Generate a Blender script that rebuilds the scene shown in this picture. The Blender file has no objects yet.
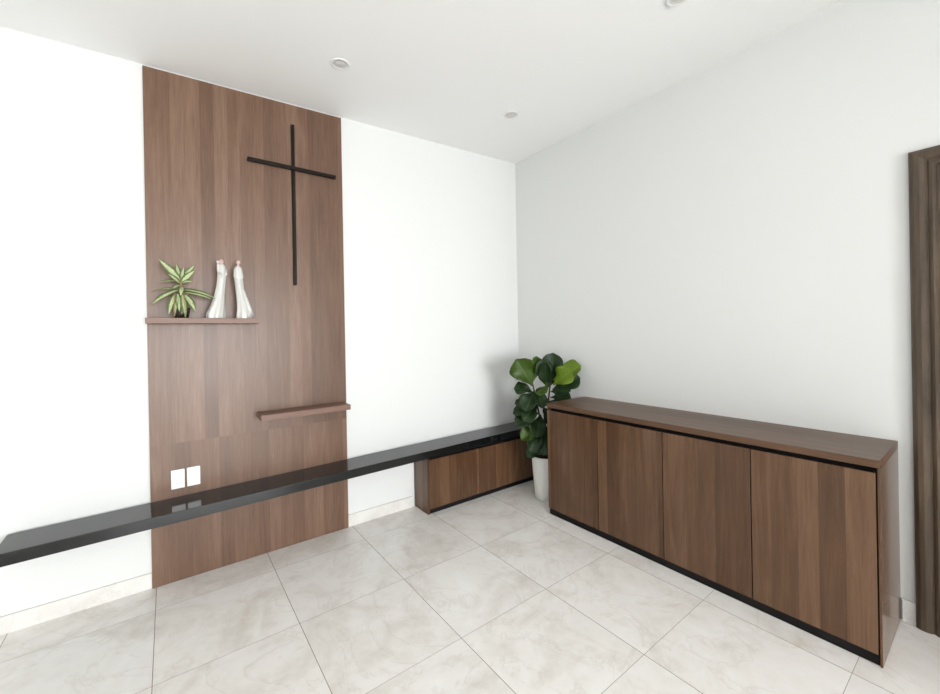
import bpy, bmesh, math, random
from mathutils import Vector, Matrix
random.seed(7)
S = bpy.context.scene
COL = S.collection

# ------------------------------------------------------------------ camera
YAW, PITCH, ROLL, F = 0.6442, -0.0009, -0.0184, 402.34
cd = bpy.data.cameras.new('camera'); cam = bpy.data.objects.new('camera', cd); COL.objects.link(cam)
Fw = Vector((math.sin(YAW)*math.cos(PITCH), math.cos(YAW)*math.cos(PITCH), math.sin(PITCH)))
Rt = Vector((math.cos(YAW), -math.sin(YAW), 0)); Up = Rt.cross(Fw)
R2 = math.cos(ROLL)*Rt + math.sin(ROLL)*Up; U2 = -math.sin(ROLL)*Rt + math.cos(ROLL)*Up
cam.matrix_world = Matrix(((R2.x, U2.x, -Fw.x, -2.9687), (R2.y, U2.y, -Fw.y, -3.1017), (R2.z, U2.z, -Fw.z, 1.5049), (0, 0, 0, 1)))
cd.sensor_fit = 'HORIZONTAL'; cd.sensor_width = 36.0; cd.lens = F/940*36
cd.shift_y = -15.03/940; cd.clip_start = 0.05
S.camera = cam

# ------------------------------------------------------------------ light
w = bpy.data.worlds.new('World'); S.world = w; w.use_nodes = True
w.node_tree.nodes['Background'].inputs[0].default_value = (0.93, 0.97, 1.0, 1)
w.node_tree.nodes['Background'].inputs[1].default_value = 1.0

def area(name, loc, target, sx, sy, power, color=(1, 1, 1)):
    l = bpy.data.lights.new(name, 'AREA'); l.shape = 'RECTANGLE'; l.size = sx; l.size_y = sy
    l.energy = power; l.color = color
    o = bpy.data.objects.new(name, l); COL.objects.link(o); o.location = loc
    o.rotation_euler = (Vector(target)-Vector(loc)).to_track_quat('-Z', 'Y').to_euler()
    return o
# daylight entering through the big glazed opening behind the camera
area('daylight_back_window', (-2.35, -8.92, 1.35), (-3.2, -2.6, -3.4), 3.3, 2.4, 460, (0.965, 0.985, 1.0))

vs = S.view_settings
vs.view_transform = 'Standard'; vs.look = 'None'; vs.gamma = 1; vs.use_curve_mapping = False
vs.exposure = 0.25

# ------------------------------------------------------------------ materials
def newmat(name, col=(.8, .8, .8), rough=.5, spec=.5, coat=0, metal=0):
    m = bpy.data.materials.new(name); m.use_nodes = True
    b = m.node_tree.nodes['Principled BSDF']
    b.inputs['Base Color'].default_value = (*col, 1); b.inputs['Roughness'].default_value = rough
    b.inputs['Specular IOR Level'].default_value = spec; b.inputs['Coat Weight'].default_value = coat
    b.inputs['Metallic'].default_value = metal
    return m, m.node_tree.nodes, m.node_tree.links, b

def mth(n, l, op, a, b=None):
    x = n.new('ShaderNodeMath'); x.operation = op
    for i, v in enumerate((a, b)):
        if v is None: continue
        if isinstance(v, (int, float)): x.inputs[i].default_value = v
        else: l.new(v, x.inputs[i])
    return x.outputs[0]

def ramp(n, l, fac, stops):
    r = n.new('ShaderNodeValToRGB'); e = r.color_ramp.elements
    while len(e) < len(stops): e.new(0.5)
    for k, (p, c) in enumerate(stops): e[k].position = p; e[k].color = (*c, 1)
    l.new(fac, r.inputs[0]); return r.outputs[0]

def mix(n, l, mode, fac, a, b):
    x = n.new('ShaderNodeMix'); x.data_type = 'RGBA'; x.blend_type = mode
    if isinstance(fac, (int, float)): x.inputs[0].default_value = fac
    else: l.new(fac, x.inputs[0])
    for i, v in ((6, a), (7, b)):
        if isinstance(v, tuple): x.inputs[i].default_value = (*v, 1)
        else: l.new(v, x.inputs[i])
    return x.outputs[2]

def wood(name, grain='z', tint=(1, 1, 1), plank=10.5, rough=.19, dark=(.055, .025, .012), mid=(.108, .054, .027), light=(.175, .098, .053), seglen=8.0, joint=-4.0, rnd=.75, fine=.5, contrast=1.0, seed=0.0, spec=.4):
    m, n, l, b = newmat(name, rough=rough, spec=spec)
    tc = n.new('ShaderNodeTexCoord'); sp = n.new('ShaderNodeSeparateXYZ'); l.new(tc.outputs['Object'], sp.inputs[0])
    ax = {'x': sp.outputs[0], 'y': sp.outputs[1], 'z': sp.outputs[2]}
    along = ax[grain]; o = [ax[k] for k in 'xyz' if k != grain]
    oi = n.new('ShaderNodeObjectInfo')
    off = mth(n, l, 'ADD', mth(n, l, 'MULTIPLY', oi.outputs['Random'], 7.0), seed)
    across = mth(n, l, 'ADD', mth(n, l, 'ADD', o[0], o[1]), off)
    v = n.new('ShaderNodeTexVoronoi'); v.voronoi_dimensions = '1D'; v.inputs['Scale'].default_value = plank
    v.inputs['Randomness'].default_value = rnd; l.new(across, v.inputs['W'])
    sc = n.new('ShaderNodeSeparateColor'); l.new(v.outputs['Color'], sc.inputs[0])
    # the strips change at the joint between veneer sheets
    seg = mth(n, l, 'FLOOR', mth(n, l, 'DIVIDE', mth(n, l, 'SUBTRACT', along, joint), seglen))
    wn = n.new('ShaderNodeTexWhiteNoise'); wn.noise_dimensions = '2D'
    cb0 = n.new('ShaderNodeCombineXYZ'); l.new(sc.outputs[0], cb0.inputs[0]); l.new(seg, cb0.inputs[1]); l.new(cb0.outputs[0], wn.inputs['Vector'])
    pid = wn.outputs['Value']
    def grainnoise(sa, sl, det, add=0.0, dist=0.0):
        cb = n.new('ShaderNodeCombineXYZ')
        l.new(mth(n, l, 'MULTIPLY', across, sa), cb.inputs[0]); l.new(mth(n, l, 'MULTIPLY', along, sl), cb.inputs[1])
        l.new(mth(n, l, 'ADD', mth(n, l, 'MULTIPLY', pid, 30.0), add), cb.inputs[2])
        t = n.new('ShaderNodeTexNoise'); t.inputs['Scale'].default_value = 1; t.inputs['Detail'].default_value = det
        t.inputs['Roughness'].default_value = .65; t.inputs['Distortion'].default_value = dist
        l.new(cb.outputs[0], t.inputs['Vector']); return t.outputs['Fac']
    g1 = grainnoise(15, 1.1, 6, dist=1.8); g2 = grainnoise(150, 5, 3, 5.0); g3 = grainnoise(5, .9, 2, 11.0)
    f = mth(n, l, 'MULTIPLY', mth(n, l, 'SUBTRACT', g1, .5), 1.05*contrast)
    f = mth(n, l, 'ADD', f, mth(n, l, 'MULTIPLY', mth(n, l, 'SUBTRACT', g2, .5), fine*contrast))
    f = mth(n, l, 'ADD', f, mth(n, l, 'MULTIPLY', mth(n, l, 'SUBTRACT', g3, .5), .5))
    f = mth(n, l, 'ADD', f, mth(n, l, 'MULTIPLY', mth(n, l, 'SUBTRACT', pid, .5), .52*contrast))
    f = mth(n, l, 'ADD', f, .5)
    c = ramp(n, l, f, [(0.0, dark), (.5, mid), (1.0, light)])
    # hair line between strips
    v2 = n.new('ShaderNodeTexVoronoi'); v2.voronoi_dimensions = '1D'; v2.feature = 'DISTANCE_TO_EDGE'
    v2.inputs['Scale'].default_value = plank; v2.inputs['Randomness'].default_value = rnd; l.new(across, v2.inputs['W'])
    line = mth(n, l, 'MULTIPLY', mth(n, l, 'LESS_THAN', v2.outputs['Distance'], .016), .22)
    c = mix(n, l, 'MIX', line, c, dark)
    c = mix(n, l, 'MULTIPLY', 1.0, c, tint)
    l.new(c, b.inputs['Base Color'])
    bp = n.new('ShaderNodeBump'); bp.inputs['Strength'].default_value = .06; bp.inputs['Distance'].default_value = .002
    l.new(g2, bp.inputs['Height']); l.new(bp.outputs[0], b.inputs['Normal'])
    return m

def paint(name, col, rough=.6):
    m, n, l, b = newmat(name, col, rough, .3)
    t = n.new('ShaderNodeTexNoise'); t.inputs['Scale'].default_value = 60; t.inputs['Detail'].default_value = 3
    bp = n.new('ShaderNodeBump'); bp.inputs['Strength'].default_value = .04; bp.inputs['Distance'].default_value = .002
    l.new(t.outputs['Fac'], bp.inputs['Height']); l.new(bp.outputs[0], b.inputs['Normal'])
    return m

def stone(name, tiles=True, base=((.73, .69, .635), (.86, .835, .795), (.91, .895, .865)), rough=.27):
    m, n, l, b = newmat(name, (.6, .6, .6), rough, .5)
    g = n.new('ShaderNodeNewGeometry'); sp = n.new('ShaderNodeSeparateXYZ'); l.new(g.outputs['Position'], sp.inputs[0])
    TX, TY = .604, .604
    cx = mth(n, l, 'DIVIDE', mth(n, l, 'ADD', sp.outputs[0], 1.838+TX*20), TX)
    cy = mth(n, l, 'DIVIDE', mth(n, l, 'ADD', sp.outputs[1], .876+TY*20), TY)
    ix = mth(n, l, 'FLOOR', cx); iy = mth(n, l, 'FLOOR', cy)
    cb = n.new('ShaderNodeCombineXYZ'); l.new(ix, cb.inputs[0]); l.new(iy, cb.inputs[1])
    wn = n.new('ShaderNodeTexWhiteNoise'); wn.noise_dimensions = '2D'; l.new(cb.outputs[0], wn.inputs['Vector'])
    va = n.new('ShaderNodeVectorMath'); va.operation = 'MULTIPLY_ADD'
    l.new(wn.outputs['Color'], va.inputs[0]); va.inputs[1].default_value = (13, 13, 13); l.new(g.outputs['Position'], va.inputs[2])
    def ns(s, d, r, dist=0):
        t = n.new('ShaderNodeTexNoise'); t.inputs['Scale'].default_value = s; t.inputs['Detail'].default_value = d
        t.inputs['Roughness'].default_value = r; t.inputs['Distortion'].default_value = dist; l.new(va.outputs[0], t.inputs['Vector']); return t.outputs['Fac']
    a = ns(2.6, 8, .62, .8); c2 = ns(14, 6, .7)
    f = mth(n, l, 'ADD', mth(n, l, 'MULTIPLY', a, .75), mth(n, l, 'MULTIPLY', c2, .25))
    c = ramp(n, l, f, [(.36, base[0]), (.5, base[1]), (.64, base[2])])
    vein = mth(n, l, 'ABSOLUTE', mth(n, l, 'SUBTRACT', ns(1.7, 6, .6, 1.6), .5))
    vf = ramp(n, l, vein, [(0, (1, 1, 1)), (.018, (0, 0, 0))])
    c = mix(n, l, 'MIX', mth(n, l, 'MULTIPLY', vf, .16), c, (.46, .40, .34))
    if tiles:
        c = mix(n, l, 'MULTIPLY', 1.0, c, ramp(n, l, wn.outputs['Value'], [(0, (.955, .955, .96)), (1, (1.0, 1.0, 1.0))]))
        def edge(q, T, wd):
            fr = mth(n, l, 'FRACT', q); d = mth(n, l, 'MINIMUM', fr, mth(n, l, 'SUBTRACT', 1.0, fr))
            return mth(n, l, 'LESS_THAN', d, wd/T)
        gr = mth(n, l, 'MAXIMUM', edge(cx, TX, .0016), mth(n, l, 'MULTIPLY', edge(cy, TY, .0014), .75))
        c = mix(n, l, 'MIX', gr, c, (.24, .20, .16))
        l.new(mth(n, l, 'ADD', mth(n, l, 'MULTIPLY', gr, .4), rough), b.inputs['Roughness'])
    l.new(c, b.inputs['Base Color'])
    return m

M = {}
M['wall'] = paint('white wall paint', (.745, .752, .740))
M['ceil'] = paint('white ceiling paint', (.92, .92, .915), .8)
M['floor'] = stone('cream stone tiles')
M['skirt'] = stone('cream stone skirting', False, ((.66, .64, .60), (.74, .72, .69), (.79, .775, .75)), .3)
M['wood'] = wood('walnut vertical strips', 'z')
M['panelwood'] = wood('walnut wall panel strips', 'z', plank=13.5, dark=(.100, .054, .034), mid=(.158, .088, .056), light=(.235, .145, .100), rough=.34, seglen=2.44, joint=.85, rnd=.45, fine=.8, seed=3.1)
M['woody'] = wood('walnut along the cabinet', 'y', plank=6, rough=.36)
M['woodx'] = wood('walnut along the shelf', 'x', plank=5, dark=(.13, .067, .045), mid=(.175, .096, .068), light=(.23, .135, .10), rough=.4)
M['doorwood'] = wood('grey brown door wood', 'z', plank=4, dark=(.040, .026, .016), mid=(.098, .068, .044), light=(.190, .138, .094), contrast=1.35, rough=.45)
M['gap'] = newmat('matt black', (.006, .005, .005), .6, .2)[0]
M['blackbar'] = newmat('dark bronze black', (.009, .006, .004), .42, .18)[0]
# polished black granite
m, n, l, b = newmat('polished black granite', (.012, .013, .013), .09, .5)
t = n.new('ShaderNodeTexNoise'); t.inputs['Scale'].default_value = 420; t.inputs['Detail'].default_value = 2
tc = n.new('ShaderNodeTexCoord'); l.new(tc.outputs['Object'], t.inputs['Vector'])
l.new(ramp(n, l, t.outputs['Fac'], [(.45, (.004, .005, .005)), (.62, (.009, .010, .010)), (.80, (.016, .018, .018))]), b.inputs['Base Color'])
M['granite'] = m
M['plastic'] = newmat('white plastic', (.86, .86, .86), .25, .5)[0]
M['slot'] = newmat('socket slot grey', (.55, .55, .56), .5)[0]
M['ceramic'] = newmat('white glazed ceramic', (.59, .585, .555), .3, .5, .3)[0]
M['pinkceramic'] = newmat('flesh tinted ceramic', (.70, .49, .43), .35, .5)[0]
m, n, l, b = newmat('off white fibre pot', (.86, .86, .82), .6)
t = n.new('ShaderNodeTexNoise'); t.inputs['Scale'].default_value = 35; l.new(n.new('ShaderNodeTexCoord').outputs['Object'], t.inputs['Vector'])
bp = n.new('ShaderNodeBump'); bp.inputs['Strength'].default_value = .15; bp.inputs['Distance'].default_value = .004
l.new(t.outputs['Fac'], bp.inputs['Height']); l.new(bp.outputs[0], b.inputs['Normal'])
M['pot'] = m
m, n, l, b = newmat('potting soil', (.03, .02, .014), .95, .1)
t = n.new('ShaderNodeTexNoise'); t.inputs['Scale'].default_value = 70; l.new(n.new('ShaderNodeTexCoord').outputs['Object'], t.inputs['Vector'])
bp = n.new('ShaderNodeBump'); bp.inputs['Strength'].default_value = .8; bp.inputs['Distance'].default_value = .01
l.new(t.outputs['Fac'], bp.inputs['Height']); l.new(bp.outputs[0], b.inputs['Normal'])
M['soil'] = m
M['bark'] = newmat('brown stem bark', (.060, .042, .025), .8)[0]
M['cane'] = newmat('pale cane', (.34, .27, .13), .6)[0]
M['darkpot'] = newmat('dark brown glazed pot', (.030, .018, .012), .2, .5)[0]
M['trim'] = newmat('white lamp trim', (.80, .79, .78), .3, .5)[0]
M['baffle'] = newmat('lamp baffle', (.62, .61, .60), .4, .5)[0]
M['lens'] = newmat('frosted lamp lens', (.66, .65, .63), .35, .5)[0]
M['steel'] = newmat('brushed steel', (.55, .54, .52), .3, .5, metal=1)[0]
M['alu'] = newmat('white window frame', (.75, .75, .75), .4)[0]

def leafmat(name, deep, bright, vein, cream=None):
    m, n, l, b = newmat(name, deep, .42, .32)
    uv = n.new('ShaderNodeUVMap'); uv.uv_map = 'UVMap'
    sp = n.new('ShaderNodeSeparateXYZ'); l.new(uv.outputs[0], sp.inputs[0])
    d = mth(n, l, 'ABSOLUTE', mth(n, l, 'SUBTRACT', sp.outputs[0], .5))
    oi = n.new('ShaderNodeObjectInfo')
    t = n.new('ShaderNodeTexNoise'); t.inputs['Scale'].default_value = 9 if cream else 6; t.inputs['Detail'].default_value = 4
    l.new(n.new('ShaderNodeTexCoord').outputs['Object'], t.inputs['Vector'])
    c = mix(n, l, 'MIX', mth(n, l, 'MULTIPLY', t.outputs['Fac'], .9), deep, bright)
    # side veins
    s = mth(n, l, 'SINE', mth(n, l, 'SUBTRACT', mth(n, l, 'MULTIPLY', sp.outputs[1], 48.0), mth(n, l, 'MULTIPLY', d, 34.0)))
    sv = mth(n, l, 'GREATER_THAN', s, .90)
    if cream:
        n2 = n.new('ShaderNodeTexNoise'); n2.inputs['Scale'].default_value = 5
        cv = n.new('ShaderNodeCombineXYZ'); l.new(mth(n, l, 'MULTIPLY', sp.outputs[0], 2.6), cv.inputs[0]); l.new(mth(n, l, 'MULTIPLY', sp.outputs[1], 2.2), cv.inputs[1]); l.new(oi.outputs['Random'], cv.inputs[2])
        l.new(cv.outputs[0], n2.inputs['Vector'])
        q = mth(n, l, 'ADD', d, mth(n, l, 'MULTIPLY', mth(n, l, 'SUBTRACT', n2.outputs['Fac'], .5), .45))
        c = mix(n, l, 'MIX', ramp(n, l, q, [(.20, (1, 1, 1)), (.33, (0, 0, 0))]), c, cream)
    else:
        c = mix(n, l, 'MIX', mth(n, l, 'MULTIPLY', sv, .25), c, vein)
    mid = mth(n, l, 'LESS_THAN', d, .018)
    c = mix(n, l, 'MIX', mth(n, l, 'MULTIPLY', mid, .8), c, vein)
    l.new(c, b.inputs['Base Color'])
    b.inputs['Subsurface Weight'].default_value = 0
    # thin-leaf translucency
    tr = n.new('ShaderNodeBsdfTranslucent'); l.new(c, tr.inputs[0])
    ms = n.new('ShaderNodeMixShader'); ms.inputs[0].default_value = .18
    l.new(b.outputs[0], ms.inputs[1]); l.new(tr.outputs[0], ms.inputs[2]); l.new(ms.outputs[0], n['Material Output'].inputs[0])
    return m
M['figdark'] = leafmat('dark green fig leaf', (.006, .018, .005), (.020, .048, .011), (.06, .11, .03))
M['figmid'] = leafmat('green fig leaf', (.028, .064, .008), (.075, .130, .014), (.12, .19, .045))
M['figlime'] = leafmat('fresh green fig leaf', (.085, .160, .008), (.170, .250, .014), (.20, .30, .05))
M['varieg'] = leafmat('variegated leaf', (.060, .130, .030), (.150, .230, .060), (.30, .38, .15), (.58, .61, .37))

# ------------------------------------------------------------------ mesh helpers
def obj(name, bm, mat, parent=None, smooth=False, loc=None):
    me = bpy.data.meshes.new(name); bm.normal_update(); bm.to_mesh(me); bm.free()
    for mm in (mat if isinstance(mat, (list, tuple)) else [mat]): me.materials.append(mm)
    if smooth:
        for p in me.polygons: p.use_smooth = True
    o = bpy.data.objects.new(name, me); COL.objects.link(o)
    if parent: o.parent = parent
    if loc: o.location = loc
    return o

def thing(name, label, cat, loc=(0, 0, 0), group=None):
    o = bpy.data.objects.new(name, None); COL.objects.link(o); o.location = loc; o.empty_display_size = .1
    o['label'] = label; o['category'] = cat
    if group: o['group'] = group
    return o

def struct(o):
    o['kind'] = 'structure'; return o

def addbox(bm, x0, x1, y0, y1, z0, z1, bev=0.0, seg=2):
    t = bmesh.new(); bmesh.ops.create_cube(t, size=1)
    for v in t.verts:
        v.co = Vector(((x0+x1)/2+v.co.x*(x1-x0), (y0+y1)/2+v.co.y*(y1-y0), (z0+z1)/2+v.co.z*(z1-z0)))
    if bev: bmesh.ops.bevel(t, geom=t.edges[:], offset=bev, segments=seg, affect='EDGES', profile=.5)
    me = bpy.data.meshes.new('tmp'); t.to_mesh(me); t.free(); bm.from_mesh(me); bpy.data.meshes.remove(me)
    return bm

def box(x0, x1, y0, y1, z0, z1, bev=0.0, seg=2):
    return addbox(bmesh.new(), x0, x1, y0, y1, z0, z1, bev, seg)

def lathe(bm, prof, n=40, c=(0, 0, 0), cap0=False, cap1=False):
    rings = []
    for r, z in prof:
        rings.append([bm.verts.new((c[0]+r*math.cos(2*math.pi*k/n), c[1]+r*math.sin(2*math.pi*k/n), c[2]+z)) for k in range(n)])
    for a, b_ in zip(rings, rings[1:]):
        for k in range(n): bm.faces.new((a[k], a[(k+1) % n], b_[(k+1) % n], b_[k]))
    if cap0: bm.faces.new(rings[0][::-1])
    if cap1: bm.faces.new(rings[-1])
    return bm

def tube(bm, pts, rad, n=10):
    rings = []
    pts = [Vector(p) for p in pts]
    for i, p in enumerate(pts):
        d = (pts[min(i+1, len(pts)-1)]-pts[max(i-1, 0)]).normalized()
        a = d.orthogonal().normalized() if i == 0 else (rings_a - d*rings_a.dot(d)).normalized()
        rings_a = a; b_ = d.cross(a)
        r = rad[i] if isinstance(rad, (list, tuple)) else rad
        rings.append([bm.verts.new(p+(a*math.cos(2*math.pi*k/n)+b_*math.sin(2*math.pi*k/n))*r) for k in range(n)])
    for A, B in zip(rings, rings[1:]):
        for k in range(n): bm.faces.new((A[k], A[(k+1) % n], B[(k+1) % n], B[k]))
    bm.faces.new(rings[0][::-1]); bm.faces.new(rings[-1])
    return bm

# ------------------------------------------------------------------ the room
H0, HS = 3.272, .040                 # the ceiling rises gently towards the right-hand wall
def HZ(x): return H0+HS*x
XL, YB = -6.2, -9.0
struct(obj('floor', box(XL-.2, .2, YB-.2, .2, -.12, 0), M['floor']))
bm = bmesh.new()
vv = [bm.verts.new((x, y, HZ(x)+dz)) for dz in (0, .15) for x, y in ((XL-.2, YB-.2), (.2, YB-.2), (.2, .2), (XL-.2, .2))]
for f in ((0, 1, 2, 3), (7, 6, 5, 4), (0, 4, 5, 1), (1, 5, 6, 2), (2, 6, 7, 3), (3, 7, 4, 0)): bm.faces.new([vv[k] for k in f][::-1])
bmesh.ops.recalc_face_normals(bm, faces=bm.faces[:])
struct(obj('ceiling', bm, M['ceil']))

def wallbox(bm, x0, x1, y0, y1, z0, z1=None):
    vs_ = []
    for zt in (0, 1):
        for x, y in ((x0, y0), (x1, y0), (x1, y1), (x0, y1)):
            vs_.append(bm.verts.new((x, y, z0 if zt == 0 else (HZ(x) if z1 is None else z1))))
    for f in ((3, 2, 1, 0), (4, 5, 6, 7), (0, 1, 5, 4), (1, 2, 6, 5), (2, 3, 7, 6), (3, 0, 4, 7)): bm.faces.new([vs_[k] for k in f])
bm = bmesh.new(); wallbox(bm, XL-.2, 0, 0, .2, 0); struct(obj('wall_back', bm, M['wall']))
# right-hand wall with the doorway
DY0, DY1, DZ = -3.88, -2.915, 2.27
bm = bmesh.new()
wallbox(bm, 0, .2, DY1, .2, 0); wallbox(bm, 0, .2, YB-.2, DY0, 0); wallbox(bm, 0, .2, DY0, DY1, DZ)
struct(obj('wall_right', bm, M['wall']))
# added wall stub, unseen behind the camera, to shade the right-hand wall
bm = bmesh.new(); wallbox(bm, -.72, 0, -4.80, -4.60, 0); struct(obj('wall_light_block', bm, M['wall']))
# wall behind the camera with its large window, and the wall at the left
def window_wall(name, wname, axis, pos, out, a0, a1, z0, z1, lo, hi):
    bm = bmesh.new()
    def wb(u0, u1, zz0, zz1):
        if axis == 'y': wallbox(bm, u0, u1, min(pos, pos+out), max(pos, pos+out), zz0, zz1)
        else: wallbox(bm, min(pos, pos+out), max(pos, pos+out), u0, u1, zz0, zz1)
    wb(lo, a0, 0, None); wb(a1, hi, 0, None); wb(a0, a1, 0, z0); wb(a0, a1, z1, None)
    struct(obj(name, bm, M['wall']))
    fr = bmesh.new(); p0, p1 = pos+out*.55, pos+out*.85
    def fb(u0, u1, zz0, zz1):
        if axis == 'y': addbox(fr, u0, u1, min(p0, p1), max(p0, p1), zz0, zz1, .004)
        else: addbox(fr, min(p0, p1), max(p0, p1), u0, u1, zz0, zz1, .004)
    fb(a0, a1, z0, z0+.06); fb(a0, a1, z1-.06, z1)
    k = 3
    for i in range(k+1):
        c = a0+.03+(a1-a0-.06)*i/k; fb(c-.03, c+.03, z0+.06, z1-.06)
    struct(obj(wname, fr, M['alu']))
window_wall('wall_behind_camera', 'window_1', 'y', YB, -.2, -4.1, -.6, .08, 2.62, XL, 0)
bm = bmesh.new(); wallbox(bm, XL-.2, XL, YB, 0, 0); struct(obj('wall_left', bm, M['wall']))

# stone skirting
PX0, PX1 = -3.066, -1.868            # wood panel
BBH = .092
bm = bmesh.new(); addbox(bm, XL, PX0-.001, -.012, 0, 0, BBH, .001, 1); addbox(bm, PX1+.001, -1.302, -.012, 0, 0, BBH, .001, 1)
struct(obj('baseboard_back', bm, M['skirt']))
struct(obj('baseboard_right', box(-.012, 0, -2.822, -2.772, 0, .108, .001, 1), M['skirt']))

# ------------------------------------------------------------------ door at the right edge
D = thing('door_1', 'grey-brown wooden door with rounded moulded casing at the right edge', 'door', (0, -3.4, 0))
D['kind'] = 'structure'
def casing(y0, y1):
    """moulded profile swept up, mitred over and down again, in wall coordinates"""
    # profile: (distance from outer edge, projection from wall)
    prof = [(0, 0), (0, .020), (.006, .030), (.018, .038), (.036, .040), (.052, .036), (.058, .030), (.064, .030), (.068, .036), (.078, .040), (.090, .038), (.096, .028), (.112, .026), (.112, -.10), (.104, -.10), (.104, 0)]
    bm = bmesh.new(); rings = []
    for corner in ((y1, 0, -1, 0), (y1, 2.352, -1, -1), (y0, 2.352, 1, -1), (y0, 0, 1, 0)):
        y, z, sy, sz = corner
        rings.append([bm.verts.new((-p, y+sy*d-D.location.y, z+sz*d)) for d, p in prof])
    k = len(prof)
    for A, B in zip(rings, rings[1:]):
        for i in range(k): bm.faces.new((A[i], A[(i+1) % k], B[(i+1) % k], B[i]))
    bmesh.ops.recalc_face_normals(bm, faces=bm.faces[:])
    return bm
obj('casing', casing(-3.97, -2.820), M['doorwood'], D)
bm = box(.012, .052, -3.868+3.4, -2.930+3.4, .006, 2.262, .002)
for z0, z1 in ((.14, .95), (1.08, 2.12)):          # moulded panels of the leaf
    for a, b_ in ((-3.76, -3.46), (-3.38, -3.08)):
        addbox(bm, .002, .014, a+3.4, b_+3.4, z0, z1, .006)
        addbox(bm, -.004, .010, a+.04+3.4, b_-.04+3.4, z0+.04, z1-.04, .006)
leafo = obj('door_leaf', bm, M['doorwood'], D)
for hz in (.34, 1.15, 2.0):
    h = obj('hinge', tube(bmesh.new(), [(-.008, -2.924+3.4, hz), (-.008, -2.924+3.4, hz+.09)], .008, 12), M['steel'], D, True)
    h['label'] = 'small steel hinge'
bm = bmesh.new(); addbox(bm, -.004, .012, -3.86+3.4, -3.81+3.4, .95, 1.15, .003); tube(bm, [(-.004, -3.835+3.4, 1.07), (-.05, -3.835+3.4, 1.07), (-.055, -3.80+3.4, 1.07), (-.055, -3.71+3.4, 1.07)], .009)
obj('door_handle', bm, M['steel'], D, True)

# ------------------------------------------------------------------ wood wall panel
bm = bmesh.new()
vs_ = []
W = PX1-PX0
for zt in (0, 1):
    for x, y in ((0, -.02), (W, -.02), (W, 0), (0, 0)):
        vs_.append(bm.verts.new((x, y, 0.001 if zt == 0 else HZ(PX0+x)-.016)))
for f in ((3, 2, 1, 0), (4, 5, 6, 7), (0, 1, 5, 4), (1, 2, 6, 5), (2, 3, 7, 6), (3, 0, 4, 7)): bm.faces.new([vs_[k] for k in f])
bmesh.ops.bevel(bm, geom=bm.edges[:], offset=.001, segments=1, affect='EDGES')
P = obj('wall_panel', bm, M['panelwood'], loc=(PX0, 0, 0))
P['label'] = 'tall walnut strip wall panel running from floor to ceiling on the white wall'; P['category'] = 'wall panel'

# ------------------------------------------------------------------ cross
X = thing('cross', 'slim black wooden cross mounted high on the walnut wall panel', 'cross', (-2.229, -.0212, 1.862))
obj('upright', box(-.0105, .0105, -.026, 0, 0, 1.152, .003), M['blackbar'], X)
obj('crossbar', box(-.293, .302, -.034, -.008, .826, .850, .003), M['blackbar'], X)

# ------------------------------------------------------------------ shelves
o = obj('wall_shelf', box(0, .578, -.172, 0, 0, .033, .0015), M['woodx'], loc=(-3.070, -.0202, 1.584))
o['label'] = 'upper walnut wall shelf holding the potted plant and white figurines'; o['category'] = 'shelf'
o = obj('wall_shelf', box(0, .594, -.172, 0, 0, .037, .0015), M['woodx'], loc=(-2.491, -.0202, .946))
o['label'] = 'empty lower walnut wall shelf at the panel\'s right edge'; o['category'] = 'shelf'

# ------------------------------------------------------------------ electrical plates
o = thing('wall_socket', 'white double socket plate on the wood panel, left of the blank plate', 'socket', (-2.932, -.0202, .628))
obj('cover_plate', box(-.0345, .0345, -.008, 0, -.058, .058, .003), M['plastic'], o)
for z in (.018, -.024):
    f = obj('socket_insert', box(-.020, .020, -.0100, -.0078, z-.015, z+.015, .001), M['plastic'], o)
    bm = bmesh.new()
    for x in (-.009, .009): addbox(bm, x-.0022, x+.0022, -.0106, -.0098, z-.004, z+.008)
    tube(bm, [(0, -.0106, z-.009), (0, -.0098, z-.009)], .0026, 12)
    obj('socket_slots', bm, M['slot'], f)
o = thing('blank_wall_plate', 'plain white plate on the wood panel, right of the socket', 'wall plate', (-2.852, -.0202, .629))
obj('cover_plate', box(-.0345, .0345, -.008, 0, -.058, .058, .003), M['plastic'], o)
obj('rocker', box(-.027, .027, -.0095, -.0075, -.048, .048, .001), M['plastic'], o)

# ------------------------------------------------------------------ bench
BF, BT, BB = -.283, .560, .498
bx0 = -3.642
o = obj('granite_bench', box(0, -bx0-.003, BF, 0, BB, BT, .003), M['granite'], loc=(bx0, -.0205, 0))
bm = o.data
o['label'] = 'long polished black granite bench top running along the wall'; o['category'] = 'bench'
# the panel is let in behind the top; fill the 20 mm strip at either side of the panel
for v in bm.vertices:
    if v.co.y < -.1: v.co.y += .0205
    v.co.z += .014*(v.co.x+bx0)          # the top is not quite level

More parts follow.
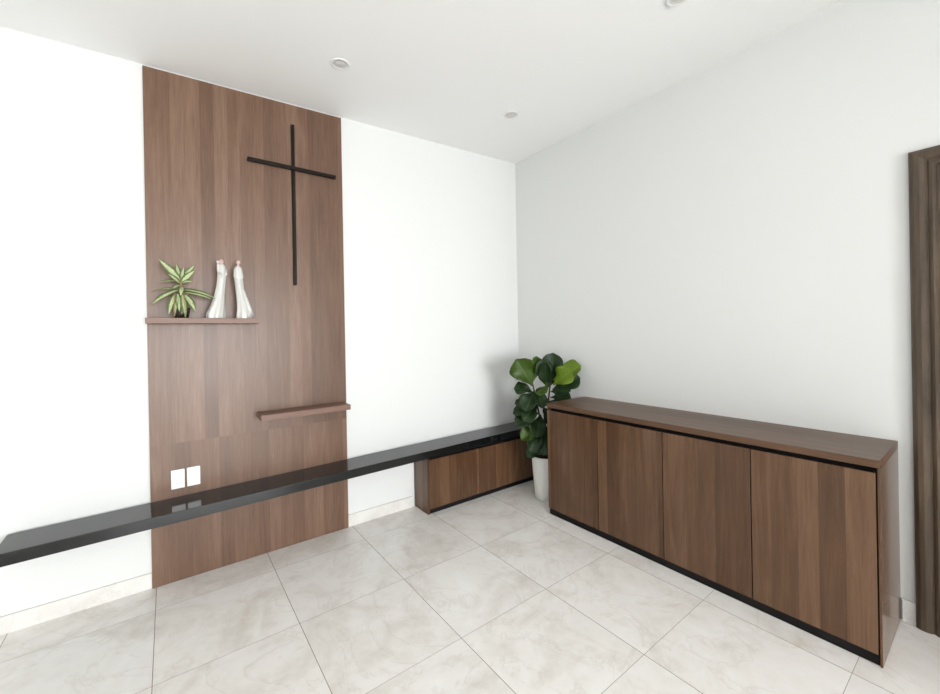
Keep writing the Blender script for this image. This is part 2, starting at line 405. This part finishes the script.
# ------------------------------------------------------------------ low cabinet under the bench
LX0, LX1, LY = -1.277, -.016, -.232
C_ = thing('low_cabinet', 'low walnut cabinet with black plinth under the granite bench', 'cabinet', (LX0, 0, 0))
L = LX1-LX0
bm = bmesh.new()
addbox(bm, .018, L-.018, LY+.022, -.001, .05, .445, .001, 1)
obj('carcass', bm, M['gap'], C_)
obj('side_panel', box(0, .018, LY, -.001, .002, .478, .001, 1), M['wood'], C_)
obj('side_panel', box(L-.018, L, LY, -.001, .002, .478, .001, 1), M['wood'], C_)
bm = bmesh.new(); addbox(bm, .018, L-.018, LY+.010, -.02, .001, .05)
obj('plinth', bm, M['gap'], C_)
obj('shadow_band_rail', box(.018, L-.018, LY+.02, -.001, .445, .478, .001, 1), M['gap'], C_)  # black fill standing in for the shadow band below the bench top
dxs = (.005, .497, .989, L-.005)
for a, b_ in zip(dxs, dxs[1:]):
    obj('door', box(.0022, b_-a-.0022, 0, .018, 0, .405, .001, 1), M['wood'], C_, loc=(a, LY-.0185, .050))

# ------------------------------------------------------------------ tall cabinet
CY0, CY1, CD, CH = -.836, -2.766, .497, .908
C_ = thing('sideboard_cabinet', 'long four-door walnut sideboard cabinet against the right-hand white wall', 'cabinet', (0, CY0, 0))
Lc = CY0-CY1; t_ = .009
obj('carcass', box(-CD+.045, -.014, -Lc+t_, -t_, .055, CH-.034), M['gap'], C_)
bm = box(-CD, -.001, -Lc, 0, CH-.034, CH, .0025)
obj('top', bm, M['woody'], C_)
obj('side_panel', box(-CD, -.001, -Lc, -Lc+t_, .002, CH-.0345, .0015), M['wood'], C_)
obj('side_panel', box(-CD+.0225, -.001, -t_, 0, .048, CH-.0345, .001), M['wood'], C_)
obj('plinth', box(-CD+.012, -.03, -Lc+t_, -.006, .001, .0475), M['gap'], C_)
dw = (Lc-t_-.002)/4
for i in range(4):
    obj('door', box(0, .019, .003, dw-.003, 0, CH-.034-.024-.05, .001, 1), M['wood'], C_, loc=(-CD+.002, -Lc+t_+.002+dw*i, .050))

# ------------------------------------------------------------------ downlights
LBL = ['recessed ceiling downlight above the wood panel, leftmost of the three', 'small recessed ceiling downlight nearest the room corner', 'recessed ceiling downlight at the top edge of the photo, rightmost of the three']
for (x, y), lb in zip(((-2.085, -.628), (-.738, -.735), (-.800, -2.085)), LBL):
    z = HZ(x); o = thing('downlight', lb, 'ceiling light', (x, y, z), 'recessed ceiling downlights')
    o.rotation_euler = (0, -math.atan(HS), 0)
    obj('trim_ring', lathe(bmesh.new(), [(.040, 0), (.058, 0), (.060, -.002), (.058, -.005), (.052, -.007), (.043, -.006), (.040, -.003), (.040, 0)], 48), M['trim'], o, True)
    obj('baffle', lathe(bmesh.new(), [(.0415, -.0055), (.039, -.005), (.031, -.002)], 40), M['baffle'], o, True)
    obj('lens', lathe(bmesh.new(), [(.001, -.006), (.020, -.0055), (.031, -.0015)], 40, cap0=True), M['lens'], o, True)

# ------------------------------------------------------------------ leaves
def leaf_bm(Ln, Wd, shape, droop=.3, cup=.25, wave=.0, nx=8, ny=14, twist=0.0, seed=0):
    """leaf lying along +Y from the origin, upper side +Z; UVs run across and along it"""
    rnd = random.Random(seed); ph = rnd.random()*6
    bm = bmesh.new(); uvl = bm.loops.layers.uv.new('UVMap'); g = []
    ang = 0.0; y = z = 0.0
    for j in range(ny+1):
        v = j/ny
        if j:
            ang = -droop*(v**1.4); st = Ln/ny; y += st*math.cos(ang); z += st*math.sin(ang)
        wv = shape(v)*Wd/2; row = []
        for i in range(nx+1):
            u = -1+2*i/nx
            x = u*wv; zz = cup*abs(u)**1.5*wv + wave*Wd*math.sin(v*9+ph+(2 if u > 0 else 0))*abs(u)**2*shape(v)
            tw = twist*v
            row.append((bm.verts.new((x*math.cos(tw)-zz*math.sin(tw), y-z*0+(-math.sin(ang))*0, z+zz*math.cos(tw)+x*math.sin(tw))), (.5+u/2, v)))
        g.append(row)
    for j in range(ny):
        for i in range(nx):
            q = [g[j][i], g[j][i+1], g[j+1][i+1], g[j+1][i]]
            try: f = bm.faces.new([a[0] for a in q])
            except ValueError: continue
            for lp, a in zip(f.loops, q): lp[uvl].uv = a[1]
    return bm

def place_leaf(name, parent, mat, base, tip, normal, Wd, shape, **kw):
    base, tip = Vector(base), Vector(tip); d = tip-base; Ln = d.length*(1+.10*abs(kw.get('droop', .3)))
    # aim the chord, not the root tangent
    yv = d.normalized(); nz = Vector(normal); nz = (nz-yv*nz.dot(yv)).normalized(); xv = yv.cross(nz)
    dr = kw.get('droop', .3)*.42
    rot = Matrix.Rotation(dr, 3, 'X')
    B = Matrix((xv, yv, nz)).transposed()
    bm = leaf_bm(Ln, Wd, shape, **kw)
    for v in bm.verts: v.co = B @ (rot @ v.co)
    o = obj(name, bm, mat, parent, True, loc=base)
    md = o.modifiers.new('thickness', 'SOLIDIFY'); md.thickness = .0012; md.offset = 0
    return o

def shp_fig(v):      # broad fiddle shape: narrow waist near the stalk, very wide near the tip
    if v < .04: return .05
    a = math.sin(math.pi*min(1, v)**1.55)**.60 if v < 1 else 0
    return max(.02, a*(.42+.72*v))
def shp_lance(v): return max(.02, math.sin(math.pi*v**.8)**.85)*(1 if v < .97 else .6)

VR = Vector((Rt.x, Rt.y, 0)); VD = Vector((-math.sin(YAW), -math.cos(YAW), 0))   # sideways / towards the viewer's side, on the floor plan
ZV = Vector((0, 0, 1))

# ------------------------------------------------------------------ fiddle leaf fig
FC = Vector((-.272, -.600, 0))
G = thing('potted_fiddle_leaf_fig', 'potted fiddle leaf fig with big glossy green leaves beside the sideboard cabinet', 'plant', FC)
bm = lathe(bmesh.new(), [(.086, 0), (.092, .004), (.100, .10), (.110, .24), (.118, .365), (.120, .380), (.116, .384), (.110, .380), (.107, .34)], 48, cap0=True)
obj('pot', bm, M['pot'], G, True)
bm = lathe(bmesh.new(), [(.1095, .355), (.07, .362), (.02, .366)], 32, cap1=True); obj('soil', bm, M['soil'], G, True)
S0 = 1/122.0
def fp(du, v, dep):      # sideways offset, height and depth of a point of the plant, metres
    return VR*((du+1)*1.06*S0) + VD*dep + ZV*(.36+(455-v)*1.11*S0)
def stem(pts, r0, r1):
    P_ = [fp(*p) for p in pts]; q = []
    for a, b_ in zip(P_, P_[1:]):
        for k in range(4): q.append(a.lerp(b_, k/4))
    q.append(P_[-1]); nq = len(q)
    obj('stem', tube(bmesh.new(), q, [r0+(r1-r0)*i/nq for i in range(nq)], 8), M['bark'], G, True)
stem([(-1, 456, 0), (-3, 430, .01), (-8, 405, .02), (-12, 385, .02), (-14, 376, .02)], .010, .005)
stem([(1, 456, -.01), (3, 425, -.02), (4, 400, -.02), (6, 384, -.02), (9, 374, -.01)], .011, .005)
# (base sideways, base row, base depth, tip sideways, tip row, tip depth, width m, kind, normal (side, up, viewer), droop)
FL = [
 (-13, 384, .02, -30, 357, .08, .24, 'm', (.1, .35, 1), .15),
 (-13, 381, .02, -8, 355, .00, .17, 'm', (.3, .2, 1), .2),
 (-14, 380, .02, -33, 364, -.02, .16, 'd', (-.3, .8, .5), .3),
 (7, 382, -.02, 9, 352, .02, .19, 'd', (0, .1, 1), .2),
 (5, 386, -.01, -4, 358, .05, .15, 'd', (-.5, .2, 1), .3),
 (3, 388, .01, -1, 362, .10, .14, 'd', (-.6, .1, 1), .3),
 (8, 378, .04, 35, 364, .08, .19, 'l', (.05, .55, 1), .2),
 (8, 383, .04, 24, 368, .14, .18, 'l', (0, .7, .9), .3),
 (8, 388, .0, 34, 376, .06, .17, 'd', (.1, .5, 1), .4),
 (6, 390, .0, 22, 388, .13, .17, 'd', (0, .6, .9), .5),
 (6, 396, -.02, 25, 396, .06, .15, 'd', (.2, .6, .8), .4),
 (4, 400, -.02, 20, 402, .10, .15, 'd', (.2, .5, .9), .5),
 (-12, 390, .02, -32, 385, .06, .15, 'd', (-.2, .9, .6), .35),
 (-11, 388, .03, -22, 405, .14, .19, 'd', (-.2, .5, 1), .5),
 (-10, 388, .03, -1, 388, .14, .16, 'm', (.1, .7, 1), .4),
 (-9, 386, .04, -7, 402, .16, .17, 'd', (.1, .5, 1), .6),
 (-9, 400, .03, -31, 401, .02, .14, 'd', (-.1, .8, .6), .3),
 (-8, 402, .03, -24, 415, .12, .15, 'd', (-.2, .6, 1), .5),
 (-8, 405, .03, -33, 410, .03, .13, 'd', (-.3, .8, .5), .4),
 (-6, 410, .02, -31, 421, .07, .14, 'd', (-.2, .7, .8), .4),
 (-5, 412, .02, -12, 430, .15, .17, 'd', (-.1, .5, 1), .5),
 (-3, 404, .02, 4, 420, .15, .16, 'd', (.2, .5, 1), .5),
 (0, 415, .01, 14, 425, .13, .16, 'd', (.3, .6, 1), .5),
 (-4, 422, .02, -26, 434, .09, .13, 'm', (-.3, .6, .8), .5),
 (-3, 424, .02, -19, 444, .14, .15, 'd', (-.2, .5, 1), .5),
 (-2, 427, .02, -5, 447, .16, .17, 'd', (0, .5, 1), .6),
 (0, 430, .01, 8, 446, .15, .16, 'd', (.2, .5, 1), .6),
 (1, 432, .0, 22, 438, .08, .15, 'd', (.3, .7, .8), .5),
 (2, 410, -.02, 22, 414, .02, .15, 'd', (.3, .8, .6), .4),
 (-4, 425, -.02, -20, 425, -.06, .15, 'd', (-.3, .8, .4), .4),
 (-12, 384, .0, -20, 372, -.08, .16, 'd', (-.2, .6, .5), .3),
 (7, 384, -.03, 20, 368, -.10, .17, 'd', (.2, .6, .5), .3),
 (-1, 440, .01, -20, 452, .06, .12, 'd', (-.3, .6, .8), .5),
 (1, 438, .01, 5, 455, .12, .14, 'd', (.1, .5, 1), .6),
]
for i, (bu, bv, bd, tu, tv, td, wd, kd, nn, dr) in enumerate(FL):
    b0, t0 = fp(bu, bv, bd), fp(tu, tv, td)
    nrm = VR*nn[0]+ZV*nn[1]+VD*nn[2]
    place_leaf('leaf', G, M[{'d': 'figdark', 'm': 'figmid', 'l': 'figlime'}[kd]], b0, t0, nrm, wd*1.08, shp_fig, droop=dr, cup=.36, wave=.15, twist=(.35 if i % 3 == 0 else -.3 if i % 3 == 1 else .1), seed=i)

# ------------------------------------------------------------------ variegated plant on the upper shelf
ST = 1.6175
K = .00067
KZ = .00085
PP = Vector((-2.900, -.118, ST))
G = thing('potted_dumb_cane', 'small potted plant with cream and green striped leaves on the upper shelf', 'plant', PP)
def pp(X_, Y_, dep): return Vector(((X_-242)*K, -dep, (522-Y_)*.00077))
bm = lathe(bmesh.new(), [(.030, 0), (.034, .002), (.040, .030), (.043, .058), (.044, .062), (.041, .062), (.039, .050)], 32, cap0=True)
obj('pot', bm, M['darkpot'], G, True)
obj('soil', lathe(bmesh.new(), [(.0405, .052), (.015, .055)], 24, cap1=True), M['soil'], G, True)
for pts, rr in (([(250, 440, .0), (244, 380, .0), (246, 300, .005), (240, 215, .0)], .006), ([(232, 440, .01), (205, 370, .015), (190, 330, .02)], .005), ([(268, 440, .01), (275, 380, .02), (285, 330, .02)], .0045), ([(262, 330, .03), (266, 420, .050), (266, 508, .052)], .004), ([(196, 335, .03), (190, 420, .050), (188, 508, .052)], .0035)):
    obj('stem', tube(bmesh.new(), [pp(*p) for p in pts], rr, 8), M['cane'], G, True)
VL = [  # base X,Y,depth, tip X,Y,depth, width, normal(x, up, viewer), droop
 (236, 225, 0, 88, 78, .02, .032, (-.3, .5, 1), .25), (242, 215, 0, 345, 98, -.01, .026, (.3, .3, 1), .2), (246, 235, .01, 340, 150, .03, .028, (.3, .3, 1), .3),
 (240, 240, 0, 95, 248, .03, .024, (-.2, 1, .6), .35), (236, 215, -.01, 210, 95, -.03, .024, (-.2, .3, 1), .2), (245, 250, .01, 322, 240, .05, .028, (.3, .7, 1), .6),
 (235, 300, .01, 36, 420, .04, .032, (-.4, .8, .8), .55), (230, 290, 0, 35, 318, -.01, .020, (-.3, 1, .4), .4), (205, 330, .02, 150, 492, .045, .028, (-.4, .3, 1), .5),
 (262, 335, .02, 340, 468, .05, .034, (.3, .5, 1), .4), (255, 300, .01, 496, 362, .03, .030, (.2, 1, .7), .5), (262, 320, .015, 470, 372, .05, .020, (.2, .8, .8), .4),
 (248, 330, .02, 268, 515, .055, .026, (.1, .2, 1), .35), (210, 335, .02, 190, 508, .052, .020, (-.2, .2, 1), .3), (240, 270, .02, 185, 300, .07, .028, (-.3, .8, .8), .6),
 (248, 280, .02, 235, 350, .075, .028, (0, .6, 1), .7), (232, 250, .01, 150, 190, .05, .024, (-.3, .6, .9), .4), (250, 300, -.01, 380, 300, -.045, .024, (.2, 1, .3), .5),
 (240, 300, -.01, 120, 340, -.05, .024, (-.2, 1, .3), .5), (215, 330, .02, 225, 470, .05, .024, (-.1, .3, 1), .4), (243, 215, 0, 262, 130, .03, .022, (.1, .2, 1), .2),
]
for i, (a, b_, c, d, e, f, wd, nn, dr) in enumerate(VL):
    place_leaf('leaf', G, M['varieg'], pp(a, b_, c), pp(d, e, f), Vector((nn[0], -nn[2], nn[1])), wd*1.25, shp_lance, droop=dr, cup=.35, wave=.03, nx=6, ny=12, seed=50+i)

# ------------------------------------------------------------------ ceramic figurines
def figurine(secs, folds, seed):
    """robed body lofted through ellipses (x centre, half width, half depth, height), with soft vertical folds"""
    bm = bmesh.new(); n_ = 40; rings = []
    # smooth interpolation through the sections
    fine = []
    for i in range(len(secs)-1):
        p0 = secs[max(i-1, 0)]; p1 = secs[i]; p2 = secs[i+1]; p3 = secs[min(i+2, len(secs)-1)]
        for k in range(5):
            t = k/5
            fine.append([.5*((2*b)+(c-a)*t+(2*a-5*b+4*c-d)*t*t+(-a+3*b-3*c+d)*t**3) for a, b, c, d in zip(p0, p1, p2, p3)])
    fine.append(list(secs[-1])); H = secs[-1][3]
    for cx, hw, hd, z in fine:
        r = []
        for k in range(n_):
            a = 2*math.pi*k/n_
            fo = 1+folds*(1-z/H)*(.6*math.sin(5*a+seed+z*9)+.5*math.sin(8*a+seed*2-z*14))
            r.append(bm.verts.new((cx+hw*math.cos(a)*fo, hd*math.sin(a)*fo, max(z, 0))))
        rings.append(r)
    for A, B in zip(rings, rings[1:]):
        for k in range(n_): bm.faces.new((A[k], A[(k+1) % n_], B[(k+1) % n_], B[k]))
    bm.faces.new(rings[0][::-1]); bm.faces.new(rings[-1])
    return bm
def sec(x0, x1, Y, xc, hd): return ((((x0+x1)/2)-xc)*K, (x1-x0)/2*K, hd, (516-Y)*KZ)
def ball(bm, c, r, sx=1, sy=1, sz=1):
    res = bmesh.ops.create_uvsphere(bm, u_segments=20, v_segments=14, radius=r)
    for v in res['verts']: v.co = Vector((v.co.x*sx, v.co.y*sy, v.co.z*sz))+Vector(c)
# left: parent leaning, holding a small child at the shoulder
g = thing('ceramic_figurine', 'white robed ceramic figurine holding a child, next to the plant', 'figurine', (-2.727, -.118, ST), 'white ceramic figurines')
xc = 513
bm = figurine([sec(437, 590, 516, xc, .036), sec(438, 590, 480, xc, .036), sec(462, 589, 440, xc, .032), sec(484, 589, 395, xc, .028), sec(505, 590, 340, xc, .025), sec(520, 595, 285, xc, .023), sec(530, 602, 230, xc, .022), sec(534, 609, 185, xc, .022), sec(533, 606, 150, xc, .020), sec(540, 600, 128, xc, .015), sec(552, 584, 112, xc, .009), sec(556, 580, 104, xc, .008)], .12, .6)
tube(bm, [((598-xc)*K, -.008, (516-150)*KZ), ((600-xc)*K, -.022, (516-190)*KZ), ((575-xc)*K, -.030, (516-205)*KZ), ((545-xc)*K, -.026, (516-180)*KZ)], [.009, .0085, .0075, .006], 12)
obj('robe', bm, M['ceramic'], g, True)
bm = bmesh.new(); ball(bm, ((567-xc)*K, -.004, (516-93)*KZ), .0125, 1, 1.05, 1.2); ball(bm, ((567-xc)*K, -.018, (516-92)*KZ), .003)
h = obj('head', bm, M['pinkceramic'], g, True); h['label'] = 'pinkish head'
bm = bmesh.new(); ball(bm, ((566-xc)*K, .002, (516-97)*KZ), .0138, 1, 1, 1.15); obj('veil', bm, M['ceramic'], g, True)
bm = figurine([(((545-xc)*K), .006, .006, 0), (((545-xc)*K), .0105, .009, .010), (((544-xc)*K), .0105, .009, .034), (((541-xc)*K), .0075, .007, .050), (((540-xc)*K), .004, .004, .056)], .02, 1)
for v in bm.verts: v.co += Vector((0, -.012, (516-178)*KZ))
ball(bm, ((539-xc)*K, -.012, (516-99)*KZ), .0088, 1, 1, 1.15)
c_ = obj('child', bm, M['ceramic'], g, True)
# right: standing figure with a flowing train
g = thing('ceramic_figurine', 'slim white robed ceramic figurine with trailing hem, nearer the shelf\'s right end', 'figurine', (-2.566, -.118, ST), 'white ceramic figurines')
xc = 737
bm = figurine([sec(665, 790, 516, xc, .034), sec(667, 790, 482, xc, .034), sec(671, 782, 450, xc, .031), sec(672, 768, 400, xc, .027), sec(668, 745, 330, xc, .023), sec(660, 733, 260, xc, .022), sec(652, 728, 195, xc, .022), sec(652, 725, 150, xc, .020), sec(662, 716, 128, xc, .015), sec(680, 702, 115, xc, .008), sec(681, 701, 106, xc, .0075)], .11, 2.2)
obj('robe', bm, M['ceramic'], g, True)
bm = bmesh.new()
tube(bm, [((700-xc)*K, -.020, (516-250)*KZ), ((728-xc)*K, -.022, (516-310)*KZ), ((752-xc)*K, -.022, (516-380)*KZ), ((778-xc)*K, -.018, (516-450)*KZ), ((786-xc)*K, -.012, (516-500)*KZ)], [.003, .007, .010, .015, .015], 14)
ball(bm, ((776-xc)*K, -.008, .027), .025, 1, .8, 1.15)
obj('cloak_train', bm, M['ceramic'], g, True)
bm = bmesh.new()
for s in (-1, 1): tube(bm, [((689+s*29-xc)*K, 0, (516-150)*KZ), ((689+s*33-xc)*K, -.010, (516-200)*KZ), ((689+s*12-xc)*K, -.024, (516-225)*KZ)], [.005, .006, .004], 12)
obj('sleeve', bm, M['ceramic'], g, True)
bm = bmesh.new(); ball(bm, ((691-xc)*K, -.003, (516-90)*KZ), .0118, 1, 1.05, 1.22); ball(bm, ((691-xc)*K, -.0158, (516-89)*KZ), .0028)
h = obj('head', bm, M['pinkceramic'], g, True); h['label'] = 'pinkish head'
